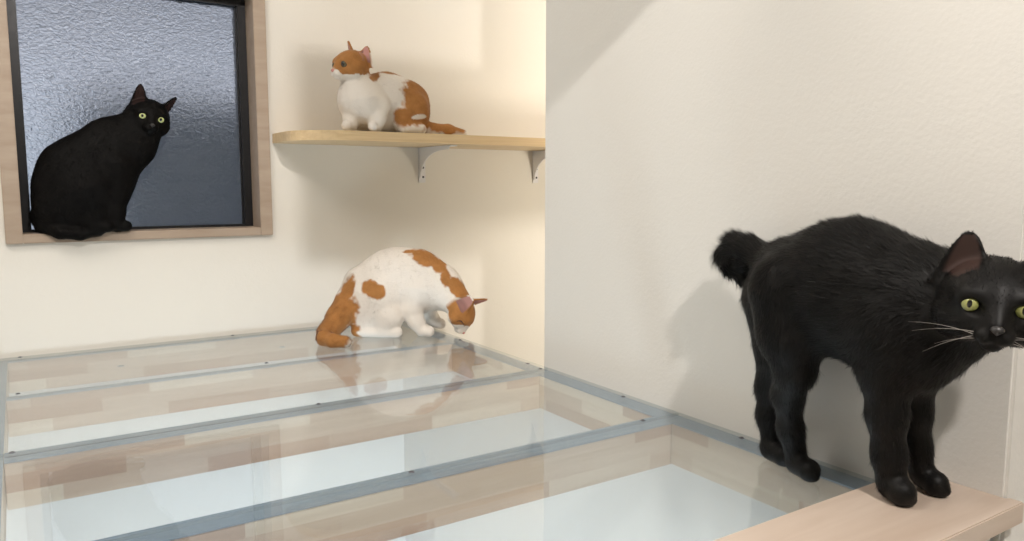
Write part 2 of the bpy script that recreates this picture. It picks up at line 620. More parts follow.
def surface_nets(D, lo, h):
    S = D < 0
    nx, ny, nz = D.shape
    cnt = np.zeros((nx - 1, ny - 1, nz - 1), np.int8)
    for dx in (0, 1):
        for dy in (0, 1):
            for dz in (0, 1):
                cnt += S[dx:nx - 1 + dx, dy:ny - 1 + dy, dz:nz - 1 + dz]
    act = (cnt > 0) & (cnt < 8)
    idx = np.full(act.shape, -1, np.int64)
    I = np.argwhere(act)
    idx[act] = np.arange(len(I))
    pos = np.zeros((len(I), 3))
    num = np.zeros(len(I))
    cor = [(a, b, c) for a in (0, 1) for b in (0, 1) for c in (0, 1)]
    vals = {c: D[I[:, 0] + c[0], I[:, 1] + c[1], I[:, 2] + c[2]] for c in cor}
    for c in cor:
        for ax in range(3):
            if c[ax]:
                continue
            c2 = list(c); c2[ax] = 1; c2 = tuple(c2)
            a, b = vals[c], vals[c2]
            m = (a < 0) != (b < 0)
            t = np.where(m, a / np.where(np.abs(a - b) < 1e-9, 1, a - b), 0)
            p = np.tile(np.array(c, float), (len(I), 1))
            p[:, ax] += t
            pos += np.where(m[:, None], p, 0)
            num += m
    V = lo + h * (I + pos / num[:, None])
    quads = []
    for ax in range(3):
        o1, o2 = [(1, 2), (2, 0), (0, 1)][ax]
        a = S
        sl0 = [slice(None)] * 3; sl1 = [slice(None)] * 3
        sl0[ax] = slice(0, -1); sl1[ax] = slice(1, None)
        A, B = S[tuple(sl0)], S[tuple(sl1)]
        E = np.argwhere(A != B)
        m = (E[:, o1] > 0) & (E[:, o2] > 0) & (E[:, o1] < D.shape[o1] - 1) & (E[:, o2] < D.shape[o2] - 1)
        E = E[m]
        flip = ~A[E[:, 0], E[:, 1], E[:, 2]]
        def g(d1, d2):
            C = E.copy(); C[:, o1] -= d1; C[:, o2] -= d2
            return idx[C[:, 0], C[:, 1], C[:, 2]]
        Q = np.stack([g(1, 1), g(0, 1), g(0, 0), g(1, 0)], 1)
        Q[flip] = Q[flip][:, ::-1]
        quads.append(Q)
    Q = np.concatenate(quads)
    Q = Q[(Q >= 0).all(1)]
    # relax
    for _ in range(2):
        acc = np.zeros_like(V); c = np.zeros(len(V))
        for k in range(4):
            a, b = Q[:, k], Q[:, (k + 1) % 4]
            for j in range(3):
                acc[:, j] += np.bincount(a, V[b, j], len(V)) + np.bincount(b, V[a, j], len(V))
            c += np.bincount(a, minlength=len(V)) + np.bincount(b, minlength=len(V))
        V = V * .5 + .5 * acc / np.maximum(c, 1)[:, None]
    return V, Q


def vnormals(V, Q):
    n = np.cross(V[Q[:, 2]] - V[Q[:, 0]], V[Q[:, 3]] - V[Q[:, 1]])
    out = np.zeros_like(V)
    for k in range(4):
        for j in range(3):
            out[:, j] += np.bincount(Q[:, k], n[:, j], len(V))
    return out / (np.linalg.norm(out, axis=1)[:, None] + 1e-12)


def hash_noise(P, scale, seed=0):
    """smooth value noise in numpy"""
    X = P * scale + seed * 13.7
    I = np.floor(X).astype(np.int64)
    Fr = X - I
    Fr = Fr * Fr * (3 - 2 * Fr)
    def hv(i):
        n = i[:, 0] * 73856093 ^ i[:, 1] * 19349663 ^ i[:, 2] * 83492791
        n = (n ^ (n >> 13)) * 1274126177
        return ((n ^ (n >> 16)) & 0xffff) / 65535.
    r = 0
    for a in (0, 1):
        for b in (0, 1):
            for c in (0, 1):
                w = (Fr[:, 0] if a else 1 - Fr[:, 0]) * (Fr[:, 1] if b else 1 - Fr[:, 1]) * (Fr[:, 2] if c else 1 - Fr[:, 2])
                r = r + w * hv(I + np.array([a, b, c]))
    return r


def furmat(name, rough, sheen, spec=.35, sheencol=(1, 1, 1)):
    m, nt, b = mat(name)
    at = N(nt, 'ShaderNodeAttribute', attribute_name='Col')
    nt.links.new(at.outputs['Color'], b.inputs['Base Color'])
    b.inputs['Roughness'].default_value = rough
    b.inputs['Specular IOR Level'].default_value = spec
    b.inputs['Sheen Weight'].default_value = sheen
    b.inputs['Sheen Roughness'].default_value = .4
    b.inputs['Sheen Tint'].default_value = (*sheencol, 1)
    return m


M['fur_black'] = furmat('black_fur', .50, .0, .22)
M['fur_black_deep'] = furmat('deep_black_fur', .6, .0, .10)
M['fur_white'] = furmat('white_orange_fur', .8, .15, .2)


def np_mesh(name, V, faces, cols, m, parent=None, normals=None):
    me = bpy.data.meshes.new(name)
    k = faces.shape[1]
    me.vertices.add(len(V))
    me.vertices.foreach_set('co', V.astype(np.float32).ravel())
    me.loops.add(faces.size)
    me.loops.foreach_set('vertex_index', faces.astype(np.int32).ravel())
    me.polygons.add(len(faces))
    me.polygons.foreach_set('loop_start', np.arange(0, faces.size, k, dtype=np.int32))
    me.polygons.foreach_set('use_smooth', np.ones(len(faces), bool))
    me.update(calc_edges=True)
    me.validate()
    ca = me.color_attributes.new('Col', 'FLOAT_COLOR', 'POINT')
    c4 = np.ones((len(V), 4), np.float32)
    c4[:, :3] = cols
    ca.data.foreach_set('color', c4.ravel())
    if normals is not None:
        me.normals_split_custom_set_from_vertices([tuple(x) for x in normals])
    me.materials.append(m)
    return link(bpy.data.objects.new(name, me), parent)


def ramp_mat_eye(name, iris_in, iris_out, pup=(.28, .62), rim=.80):
    """eyeball: slit pupil, ringed iris, dark rim - in the eye's own object space (looks along +Z)"""
    m, nt, b = mat(name)
    tc = N(nt, 'ShaderNodeTexCoord')
    sp = N(nt, 'ShaderNodeSeparateXYZ')
    nt.links.new(tc.outputs['Object'], sp.inputs[0])
    def mth(op, a, b_=None):
        n = N(nt, 'ShaderNodeMath', operation=op)
        for i, v in enumerate((a, b_)):
            if v is None: continue
            if isinstance(v, (int, float)): n.inputs[i].default_value = v
            else: nt.links.new(v, n.inputs[i])
        return n.outputs[0]
    def rad(sx, sy):
        x = mth('DIVIDE', sp.outputs[0], sx); y = mth('DIVIDE', sp.outputs[1], sy)
        return mth('SQRT', mth('ADD', mth('MULTIPLY', x, x), mth('MULTIPLY', y, y)))
    r = rad(1, 1)
    rp = N(nt, 'ShaderNodeValToRGB')
    cr = rp.color_ramp
    cr.elements[0].position = .2; cr.elements[0].color = (*iris_in, 1)
    cr.elements[1].position = rim - .08; cr.elements[1].color = (*iris_out, 1)
    e2 = cr.elements.new(rim); e2.color = (.01, .01, .008, 1)
    nt.links.new(r, rp.inputs['Fac'])
    pr = rad(*pup)
    st = N(nt, 'ShaderNodeMapRange')
    st.inputs['From Min'].default_value = .85
    st.inputs['From Max'].default_value = 1.1
    nt.links.new(pr, st.inputs['Value'])
    mx = N(nt, 'ShaderNodeMix', data_type='RGBA')
    nt.links.new(st.outputs['Result'], mx.inputs['Factor'])
    mx.inputs['A'].default_value = (.004, .004, .004, 1)
    nt.links.new(rp.outputs['Color'], mx.inputs['B'])
    nt.links.new(mx.outputs['Result'], b.inputs['Base Color'])
    b.inputs['Roughness'].default_value = .12
    b.inputs['Coat Weight'].default_value = .6
    return m


def eyeball(parent, c, look, up, r, m):
    bm = bmesh.new()
    bmesh.ops.create_uvsphere(bm, u_segments=32, v_segments=20, radius=1.0)
    o = obj('eye', bm, m, None, smooth=True)
    z = nrm(look); x = nrm(np.cross(up, z)); y = np.cross(z, x)
    Mx = Matrix(((x[0], y[0], z[0], c[0]), (x[1], y[1], z[1], c[1]), (x[2], y[2], z[2], c[2]), (0, 0, 0, 1)))
    o.matrix_world = Mx @ Matrix.Diagonal((r, r, r, 1))
    o.parent = parent
    return o


def whiskers(parent, hairs, col, r=.0004):
    m = M.get('whisker' + str(col)) or plain('whisker_hair', col, .4)
    M['whisker' + str(col)] = m
    for pts in hairs:
        bm = bmesh.new()
        rings = []
        for i, p in enumerate(pts):
            t = i / (len(pts) - 1)
            d = nrm(pts[min(i + 1, len(pts) - 1)] - pts[max(i - 1, 0)])
            a = nrm(np.cross(d, (0.3, .2, 1))); b = np.cross(d, a)
            rr = r * (1 - .8 * t)
            rings.append([bm.verts.new(tuple(p + rr * (a * math.cos(q) + b * math.sin(q)))) for q in (0, 2.09, 4.19)])
        for A, B in zip(rings[:-1], rings[1:]):
            for k in range(3):
                bm.faces.new([A[k], A[(k + 1) % 3], B[(k + 1) % 3], B[k]])
        obj('whisker', bm, m, parent, smooth=True)


class Head:
    """cat head; local x = the cat's right, y = towards the nose, z = crown"""
    def __init__(s, cat, c, fwd, up, sc):
        s.cat, s.c, s.s = cat, np.asarray(c, float), sc
        s.y = nrm(fwd)
        s.z = nrm(np.asarray(up) - s.y * np.dot(up, s.y))
        s.x = np.cross(s.y, s.z)

    def w(s, x, y, z):
        return s.c + s.s * (s.x * x + s.y * y + s.z * z)

    def loc(s, V):
        d = (V - s.c) / s.s
        return np.stack([d @ s.x, d @ s.y, d @ s.z], 1)

    def d(s, x, y, z):
        return nrm(s.x * x + s.y * y + s.z * z)

    def build(s, ears=None, slim=1.0, earw=.0185, th=.0024, socket=True):
        C, k = s.cat, s.s
        AX = np.array([s.x, s.y, s.z])
        back = -s.y
        C.ell(s.w(0, -.004, .002), AX, np.array([.038 * slim, .043, .034]) * k, .012, back, .4)
        for q in (-1, 1):
            C.cap(s.w(q * .021 * slim, .008, -.014), .0195 * k, s.w(q * .014, .022, -.014), .0145 * k, .01, dirn=back + s.d(q * .8, 0, -.3), fur=.5)
            C.ell(s.w(q * .0185, .022, .010), AX, np.array([.013, .012, .011]) * k, .008, back, .2)
        C.cap(s.w(0, .018, .000), .020 * k, s.w(0, .036, -.010), .0125 * k, .008, dirn=back, fur=.2)
        C.cap(s.w(0, .024, .012), .010 * k, s.w(0, .046, -.007), .0055 * k, .006, dirn=back, fur=.15)
        for q in (-1, 1):
            C.ell(s.w(q * .0062, .0415, -.0160), AX, np.array([.0085, .010, .0075]) * k, .004, s.d(q, -.6, -.3), .15)
        C.ell(s.w(0, .037, -.0245), AX, np.array([.0085, .009, .006]) * k, .004, back, .2)
        if socket:
            for q in (-1, 1):
                C.ell(s.w(q * .0185, .0375, .0035), AX, np.array([.0088, .009, .0072]) * k, .004, sub=True)
        ears = ears or [((q * .0255, -.006, .022), (q * .036, -.010, .070), (q * .45, .9, 0)) for q in (-1, 1)]
        s.ears = []
        for b, t, f, *ex_ in ears:
            C.ear(s.w(*b), s.w(*t), s.d(*f), (ex_[0] if ex_ else earw) * k, th * k, .008 * k, k=.006, pw=ex_[1] if ex_ else .62)
            s.ears.append(C.prims[-1])

    def eyes(s, body, m, r=.0098, ex=.0182, ey=.0255, ez=.0035, look=None):
        for q in (-1, 1):
            lk = s.d(q * .33, .93, .06) if look is None else nrm(look * .75 + s.d(q * .33, .93, .06) * .25)
            eyeball(body, s.w(q * ex, ey, ez), lk, s.z, r * s.s, m)

    def nose(s, body, m):
        bm = bmesh.new()
        bmesh.ops.create_uvsphere(bm, u_segments=16, v_segments=10, radius=1.0)
        for v in bm.verts:
            if v.co.z < 0:
                v.co.x *= 1 + .75 * v.co.z
        o = obj('nose', bm, m, None, smooth=True)
        x, y, z, c = s.x, s.y, s.z, s.w(0, .0505, -.0085)
        o.matrix_world = Matrix(((x[0], y[0], z[0], c[0]), (x[1], y[1], z[1], c[1]), (x[2], y[2], z[2], c[2]), (0, 0, 0, 1))) @ Matrix.Diagonal((.0052 * s.s, .004 * s.s, .0040 * s.s, 1))
        o.parent = body

    def inner(s, V, Nn):
        """mask of skin inside the ears"""
        m = np.zeros(len(V))
        for q in s.ears:
            L = V - q['b']
            pv, pu, pn = L @ q['v'], L @ q['u'], L @ q['n']
            tt = np.clip(pv / q['L'], 0, 1)
            w = q['w'] * (1 - tt) ** q['pw'] + .002
            a = np.clip(1 - np.abs(pu) / (w * .80), 0, 1) * 5
            a = np.clip(a, 0, 1) * np.clip((Nn @ q['n']) * 3, 0, 1) * (pv > .0) * (pv < q['L'] * .93) * (np.abs(pn) < .02)
            m = np.maximum(m, a)
        return m

    def whisk(s, body, col, sides=(-1, 1), n=5, L=.05, r=.0004):
        hs = []
        for q in sides:
            for i in range(n):
                a = (i - (n - 1) / 2) * .22
                p0 = s.w(q * .012, .043, -.017 + .003 * math.sin(i * 2.1))
                d = s.d(q * 1.0, -.25 + .1 * math.sin(i * 3.), -.12 - a)
                bend = s.d(0, -.3, -.6)
                ln = L * s.s * (.8 + .25 * math.sin(i * 1.7 + q))
                hs.append([p0 + d * ln * t + bend * ln * .3 * t * t for t in np.linspace(0, 1, 7)])
        whiskers(body, hs, col, r)


def finish_cat(cat, head, color, label, m, nfur, flen, fwid, lift=.35, tone=.25, nofur=None, ground=None):
    V, Q = cat.build()
    g = ground(V)
    V[:, 2] = np.where((V[:, 2] < g) & (V[:, 2] > g - .025), g, V[:, 2])
    Nn = vnormals(V, Q)
    col = color(V, Nn)
    body = np_mesh('cat', V, Q, col, m)
    tag(body, label, 'cat', 'cats')
    # fur strands
    if nfur:
        A = .5 * np.linalg.norm(np.cross(V[Q[:, 2]] - V[Q[:, 0]], V[Q[:, 3]] - V[Q[:, 1]]), axis=1)
        cdf = np.cumsum(A); cdf /= cdf[-1]
        f = np.searchsorted(cdf, RNG.random(nfur))
        a, b = RNG.random(nfur)[:, None], RNG.random(nfur)[:, None]
        q = Q[np.clip(f, 0, len(Q) - 1)]
        P = (V[q[:, 0]] * (1 - a) + V[q[:, 1]] * a) * (1 - b) + (V[q[:, 3]] * (1 - a) + V[q[:, 2]] * a) * b
        n = Nn[q[:, 0]]
        d, fur = cat.weights(P)
        fur = fur * (.75 + .5 * RNG.random(nfur))
        bad = head.inner(P, n) > .05
        L = head.loc(P)
        for sx in (-1, 1):
            bad |= (((L - np.array([sx * .0185, .032, .0035])) ** 2).sum(1) < .0135 ** 2)
        bad |= ((L - np.array([0, .052, -.009])) ** 2).sum(1) < .007 ** 2
        if nofur is not None:
            bad |= nofur(P, n)
        ok = ~bad
        P, n, d, fur = P[ok], n[ok], d[ok], fur[ok]
        cc = color(P, n)
        t = d - n * (d * n).sum(1)[:, None]
        t += RNG.normal(0, .12, t.shape)
        t /= np.linalg.norm(t, axis=1)[:, None] + 1e-9
        ln = (flen * fur)[:, None]
        clump = hash_noise(P, 90, 3)[:, None] - .5
        side = np.cross(t, n)
        side /= np.linalg.norm(side, axis=1)[:, None] + 1e-9
        tip = P + ln * (t * 1 + n * (lift + .5 * clump) + side * clump * .5)
        base = P - n * .001
        w = fwid * (.7 + .6 * RNG.random(len(P)))[:, None]
        W = np.stack([base - side * w, base + side * w, tip], 1).reshape(-1, 3)
        gg = ground(W)
        W[:, 2] = np.where((W[:, 2] < gg) & (W[:, 2] > gg - .025), gg, W[:, 2])
        br = 1 + tone * (RNG.random(len(P)) - .5)[:, None]
        c3 = np.repeat(cc * br, 3, 0)
        nj = n + RNG.normal(0, .33, n.shape)
        nj /= np.linalg.norm(nj, axis=1)[:, None]
        n3 = np.repeat(nj, 3, 0)
        Fc = np.arange(len(W)).reshape(-1, 3)
        np_mesh('fur', W, Fc, c3, m, body, n3)
    return body


BK = np.array([.0034, .0030, .0029])


def black_color(head, pink=(.10, .055, .05)):
    def f(V, Nn):
        c = np.tile(BK, (len(V), 1))
        c *= (.8 + .5 * hash_noise(V, 60, 1))[:, None]
        m = head.inner(V, Nn)[:, None]
        c = c * (1 - m) + np.array(pink) * m
        return c
    return f


# ---- cat standing by the right wall (black) -------------------------------
def JX(px, py, X, r):
    P = at_x(px, py, X)
    return (P, r * dep(P) / FPX)

def onx_ground(px, py, X, r, z):
    P, rr = JX(px, py, X, r)
    P[2] = z + rr
    return (P, rr)

ex = np.array([1.0, 0, 0])
K4 = Cat(.0021)
SQ = (ex, .78)
K4.chain([JX(903, 300, .855, 61), JX(850, 289, .865, 64), JX(792, 278, .872, 41)], .03, SQ, 1.0)
K4.chain([JX(946, 306, .858, 42), JX(905, 318, .855, 60)], .03, SQ, .8)
K4.cap(JX(960, 312, .862, 34)[0], .042, JX(915, 335, .857, 50)[0], .058, .035, fur=.9)
# hind legs
K4.chain([JX(791, 292, .848, 42), JX(792, 335, .842, 33), JX(795, 370, .845, 19), JX(788, 394, .862, 14.5), JX(790, 428, .878, 11.5), JX(795, 450, .888, 11)], .014, None, .75)
K4.chain([onx_ground(796, 460, .890, 10.5, .001), onx_ground(809, 467, .882, 11, .001)], .008, None, .3)
K4.chain([JX(781, 300, .893, 38), JX(782, 345, .90, 26), JX(771, 386, .905, 14), JX(769, 415, .906, 11), JX(772, 442, .905, 10)], .014, None, .75)
K4.chain([onx_ground(771, 447, .905, 10.5, .001), onx_ground(783, 456, .90, 11, .001)], .008, None, .3)
# front legs
K4.chain([JX(891, 325, .835, 38), JX(887, 372, .834, 25), JX(887, 415, .838, 18), JX(889, 455, .845, 15), JX(891, 476, .848, 14.5)], .014, None, .6)
K4.chain([onx_ground(891, 486, .849, 13, .031), onx_ground(902, 491, .842, 13.5, .031)], .008, None, .25)
K4.chain([JX(914, 335, .880, 36), JX(915, 372, .888, 22), JX(915, 412, .896, 15), JX(917, 448, .902, 12.5), JX(921, 470, .905, 12)], .012, None, .6)
K4.chain([onx_ground(923, 474, .913, 11, .031), onx_ground(936, 480, .905, 12, .031)], .008, None, .25)
# toes
for (px, py, X, z) in ((898, 494, .839, .031), (905, 495, .842, .031), (910, 490, .848, .031), (934, 484, .900, .031), (941, 484, .903, .031), (944, 479, .908, .031)):
    p, r = onx_ground(px, py, X, 6.2, z)
    K4.ell(p, np.eye(3), (r, r * 1.15, r), .004, (0, -1, 0), .1)
for (px, py, X) in ((808, 470, .878), (813, 469, .882), (782, 458, .897), (787, 456, .901)):
    p, r = onx_ground(px, py, X, 5.6, .001)
    K4.ell(p, np.eye(3), (r, r * 1.15, r), .004, (0, -1, 0), .1)
# bobbed kinked tail
K4.chain([JX(768, 262, .885, 17), JX(752, 250, .893, 13), JX(736, 245, .900, 12), JX(726, 256, .905, 11), JX(734, 266, .897, 11), JX(747, 262, .89, 9)], .006, None, 1.3)
K4.chain([JX(736, 262, .897, 9), JX(741, 277, .893, 7)], .006, None, 1.2)

TOCAM = nrm(CAM - at_d(998, 312, .78))
Rc, Uc = Rv, Up
hd4f = nrm(TOCAM * 1.0 + Rc * .12 - Uc * .30)
hd4u = nrm(Uc * .985 + Rc * .15)
h4s = 1.23
eye_mid4 = at_d(997.5, 309, .745)
h4 = Head(K4, (0, 0, 0), hd4f, hd4u, h4s)
h4.c = eye_mid4 - (h4.w(0, .032, .0035) - h4.c)
h4.build(earw=.0200, ears=[((.0240, -.004, .018), (.0235, -.010, .0545), (.32, .94, 0)), ((-.0265, -.004, .018), (-.040, -.010, .056), (-.45, .9, 0))])
b4 = finish_cat(K4, h4, black_color(h4, (.045, .026, .022)), 'stub-tailed black cat standing against the right wall, front paws on the wooden board', M['fur_black'], 110000, .014, .00045, .17, ground=lambda V: np.where((V[:, 1] < .529), .0304, .0004))
M['eye_green'] = ramp_mat_eye('green_eye', (.36, .36, .13), (.27, .29, .09), (.24, .42), .80)
h4.eyes(b4, M['eye_green'], r=.0079, ey=.0266, look=TOCAM)
M['nose_black'] = plain('grey_black_nose', (.03, .028, .028), .4)
h4.nose(b4, M['nose_black'])
h4.whisk(b4, (.42, .38, .35), n=4, L=.050, r=.00030)

# ---- black cat sitting on the window sill ---------------------------------
ey = np.array([0, 1.0, 0])
def JY(px, py, Y, r):
    P = at_y(px, py, Y)
    return (P, r * dep(P) / FPX)
def ony_ground(px, py, Y, r, z):
    P, rr = JY(px, py, Y, r)
    P[2] = z + rr
    return (P, rr)
K1 = Cat(.0026)
SY = (ey, .52)
yb = YA + .0
K1.chain([JY(144, 130, yb - .01, 15), JY(133, 142, yb - .005, 19), JY(112, 152, yb, 30), JY(86, 179, yb, 41), JY(78, 193, yb, 39.5)], .025, SY, .8)
K1.chain([JY(84, 196, yb - .012, 32), ony_ground(92, 214, yb - .02, 17, WZ0)], .02, (ey, .7), .7)
K1.chain([ony_ground(60, 220, yb, 22, WZ0), ony_ground(86, 224, yb, 16, WZ0)], .02, (ey, .8), .7)
K1.chain([JY(114, 166, yb - .004, 20), JY(115, 192, yb - .013, 12), JY(115.5, 212, yb - .02, 8.5), ony_ground(116.5, 222, yb - .022, 7, WZ0)], .012, None, .5)
K1.chain([ony_ground(117, 222, yb - .022, 5, WZ0), ony_ground(126, 224, yb - .026, 5.5, WZ0)], .006, None, .2)
K1.chain([JY(114, 175, yb + .02, 16), JY(112, 205, yb + .022, 8), ony_ground(114, 222, yb + .02, 6.5, WZ0)], .012, None, .5)
K1.chain([ony_ground(92, 226, yb - .03, 7, WZ0), ony_ground(108, 226, yb - .036, 5.5, WZ0)], .008, None, .3)
K1.chain([JY(42, 218, yb + .01, 11), ony_ground(44, 226, yb - .005, 8, WZ0), JY(60, 232, yb - .028, 6.5), JY(80, 234, yb - .032, 6), JY(97, 231, yb - .030, 5), JY(106, 227, yb - .03, 3)], .008, None, .7)
h1 = Head(K1, (0, 0, 0), (1, 0, 0), (0, 0, 1), 1.10)
TC1 = nrm(CAM - at_y(151, 117, yb))
h1 = Head(K1, (0, 0, 0), nrm(TC1 + Rc * .22 - Uc * .22), nrm(Uc + Rc * .15), 1.18)
h1.c = at_y(152, 118, yb - .035) - (h1.w(0, .032, .0035) - h1.c)
h1.build(earw=.0165, slim=1.08, ears=[((.0215, -.006, .018), (.0255, -.012, .062), (.25, .95, 0)), ((-.0270, -.006, .016), (-.048, -.012, .052), (-.75, .6, 0))])
K1.chain([JY(136, 126, yb, 15), JY(120, 138, yb, 22)], .02, SY, .7)
K1.cap(h1.w(0, -.01, -.01), .03, JY(133, 143, yb, 19)[0], .045, .02, (ey, .8), fur=.7)
b1 = finish_cat(K1, h1, black_color(h1, (.028, .016, .015)), 'black cat sitting upright on the wooden sill in front of the frosted window', M['fur_black_deep'], 30000, .009, .0007, .2, ground=lambda V: np.where(V[:, 1] > YA - .017, WZ0 + .0004, -9))
M['eye_yellow'] = ramp_mat_eye('yellow_green_eye', (.50, .55, .20), (.62, .68, .30), (.30, .42), .84)
h1.eyes(b1, M['eye_yellow'], r=.0083, ex=.0172, ey=.0262, look=TC1)
h1.nose(b1, M['nose_black'])

# ---- orange and white cats -------------------------------------------------
WH = np.array([.86, .81, .75])
OR = np.array([.50, .240, .080])
OD = np.array([.33, .135, .038])
PK = np.array([.62, .33, .30])


def patch_color(head, patches, headf):
    """patches: (centre, radii along view-right / view-up / view-depth)"""
    def f(V, Nn):
        nz = (hash_noise(V, 45, 5) - .5) * .55 + (hash_noise(V, 130, 6) - .5) * .45
        m = np.zeros(len(V))
        for c, rx, rz, ry, rot in patches:
            d = V - c
            a, b, g = d @ Rc, d @ Uc, d @ Fw
            a, b = a * math.cos(rot) + b * math.sin(rot), -a * math.sin(rot) + b * math.cos(rot)
            rr = np.sqrt((a / rx) ** 2 + (b / rz) ** 2 + (g / ry) ** 2) + nz * .55
            m = np.maximum(m, np.clip((1 - rr) * 5 + .5, 0, 1))
        L = head.loc(V)
        inh = np.clip((.056 - np.linalg.norm(L - np.array([0, 0, .006]), axis=1)) * 120, 0, 1)
        inh = np.maximum(inh, (L[:, 2] > .025) * (L[:, 1] < .03) * (L[:, 1] > -.035) * (np.abs(L[:, 0]) < .06) * (L[:, 2] < .09))
        hm = headf(L, nz)
        m = m * (1 - inh) + hm * inh
        st = (hash_noise(V, 70, 9) * .6 + hash_noise(V, 200, 8) * .4)[:, None]
        orc = OR * (.75 + .5 * st) * .6 + OD * .4
        c = WH * (1 - m[:, None]) + orc * m[:, None]
        ie = head.inner(V, Nn)[:, None]
        sh = np.ones(len(V))  # shade of the ear hollow put into the colour, darkest at the base
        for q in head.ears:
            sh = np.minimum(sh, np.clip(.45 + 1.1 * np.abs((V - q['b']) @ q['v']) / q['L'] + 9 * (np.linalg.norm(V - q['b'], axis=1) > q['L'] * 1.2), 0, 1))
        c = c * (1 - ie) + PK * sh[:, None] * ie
        return c
    return f


def headmark(chin=-.018, blaze=.006, mz=1.0):
    def f(L, nz):
        w = (np.sqrt(((L[:, 0]) / (.024 * mz)) ** 2 + ((L[:, 1] - .050) / (.022 * mz)) ** 2 + ((L[:, 2] + .020) / (.019 * mz)) ** 2) < 1 + nz * .4)
        c = (L[:, 2] + .5 * (L[:, 1] * 0) < chin + nz * .01)
        bz = (np.abs(L[:, 0]) < blaze * (1 + nz)) & (L[:, 1] > .02) & (L[:, 2] < .03)
        return 1.0 - np.clip(w.astype(float) + c + bz, 0, 1)
    return f


# crouching cat sniffing the glass: lies about parallel to the picture
def JD(px, py, D, r):
    return (at_d(px, py, D), r * D / FPX)
def ond_ground(px, py, D, r, z=.0):
    P = at_d(px, py, D)
    rr = r * D / FPX
    P[2] = z + rr
    return (P, rr)
K2 = Cat(.0024)
S2 = (Fh, .66)
D0 = 2.07
K2.chain([JD(441, 287, D0, 20), JD(418, 282, D0, 30), JD(396, 284, D0, 34), JD(377, 293, D0, 33)], .025, S2, .6)
K2.chain([JD(455, 300, D0 - .01, 15), JD(441, 287, D0, 20)], .02, None, .5)
# haunch and hind foot
K2.chain([JD(376, 300, D0 - .035, 26), ond_ground(366, 312, D0 - .035, 17)], .02, (Fh, .7), .5)
K2.chain([JD(368, 304, D0 - .03, 22), JD(390, 318, D0 - .05, 12), ond_ground(384, 326, D0 - .05, 8)], .014, (Fh, .8), .4)
K2.chain([ond_ground(357, 328, D0 - .045, 6), ond_ground(384, 330, D0 - .05, 5), ond_ground(397, 331, D0 - .055, 5.5)], .006, None, .2)
K2.chain([JD(380, 300, D0 + .04, 22), ond_ground(378, 315, D0 + .05, 12)], .016, (Fh, .8), .4)
K2.chain([ond_ground(365, 326, D0 + .05, 5), ond_ground(396, 326, D0 + .05, 5.5)], .006, None, .2)
# forelegs
K2.chain([JD(413, 292, D0 - .02, 19), JD(411, 308, D0 - .03, 11), JD(416, 321, D0 - .035, 8), ond_ground(422, 330, D0 - .035, 6.5)], .012, None, .3)
K2.chain([ond_ground(421, 331, D0 - .035, 5), ond_ground(429, 332, D0 - .045, 5.5)], .005, None, .1)
K2.chain([JD(426, 296, D0 + .04, 14), JD(428, 308, D0 + .06, 8), JD(432, 318, D0 + .08, 6.5), ond_ground(437, 323, D0 + .08, 5.5)], .010, None, .3)
K2.chain([ond_ground(436, 323, D0 + .08, 4.5), ond_ground(441, 324, D0 + .07, 5)], .005, None, .1)
# tail
K2.chain([JD(360, 285, D0 - .01, 17), JD(349, 301, D0 - .03, 13), JD(339, 317, D0 - .07, 12), ond_ground(328, 332, D0 - .12, 10), ond_ground(325, 338, D0 - .155, 7.5), ond_ground(333, 343, D0 - .175, 6.5), ond_ground(345, 344, D0 - .18, 6)], .012, None, .8)
h2f = nrm(-Uc * .95 + Rc * .26 - Fw * .10)
h2u = nrm(Rc * .95 + Uc * .30 - Fw * .20)
h2 = Head(K2, (0, 0, 0), h2f, h2u, 1.03)
h2.c = at_d(462.5, 333.5, D0 - .02) - (h2.w(0, .052, -.012) - h2.c)
n2cam = h2.loc((h2.c - Fw)[None])[0] * h2.s
h2.build(ears=[(tuple(h2.loc(at_d(473, 303, D0 + .02)[None])[0]), tuple(h2.loc(at_d(487.5, 299.5, D0 + .03)[None])[0]), tuple(h2.loc((h2.c - Uc - Fw * .4)[None])[0])), (tuple(h2.loc(at_d(460, 306.5, D0 - .050)[None])[0]), tuple(h2.loc(at_d(472.5, 298, D0 - .088)[None])[0]), tuple(n2cam + np.array([0, .02, 0])), .0225, .36)], earw=.0190, socket=False)
q2 = D0 / FPX
P2 = [
    (at_d(426, 258, D0), 15 * q2, 8.0 * q2, .12, -.28),
    (at_d(440, 266, D0), 9 * q2, 6 * q2, .12, -.8),
    (at_d(447, 278, D0), 5 * q2, 10 * q2, .12, .15),
    (at_d(459, 289, D0), 15 * q2, 7 * q2, .12, -.85),
    (at_d(413, 252, D0), 10 * q2, 2.2 * q2, .05, 0),
    (at_d(374, 289, D0 - .06), 13 * q2, 8.5 * q2, .10, -.45),
    (at_d(352, 291, D0), 8.5 * q2, 16 * q2, .14, -.25),
    (at_d(341, 313, D0 - .04), 17 * q2, 24 * q2, .40, -.5),
    (at_d(332, 338, D0 - .15), 20 * q2, 14 * q2, .40, 0),
]
c2 = patch_color(h2, P2, headmark(chin=-.024, blaze=.0, mz=1.65))
b2 = finish_cat(K2, h2, c2, 'white cat with orange patches crouching on the glass floor, nose down sniffing', M['fur_white'], 34000, .010, .0009, .2, ground=lambda V: np.full(len(V), .0004))
M['nose_pink'] = plain('pink_nose', (.62, .28, .24), .45)
h2.nose(b2, M['nose_pink'])
_v = np.empty(len(b2.data.vertices) * 3, np.float32)
b2.data.vertices.foreach_get('co', _v)
_v = _v.reshape(-1, 3).astype(float)
def snap(px, py):
    d = _v - CAM
    z = d @ Fw
    u = np.hypot(CX + FPX * (d @ Rv) / z - px, CY - FPX * (d @ Up) / z - py)
    k = np.argmin(z + (u > 1.2) * 9)
    return _v[k]
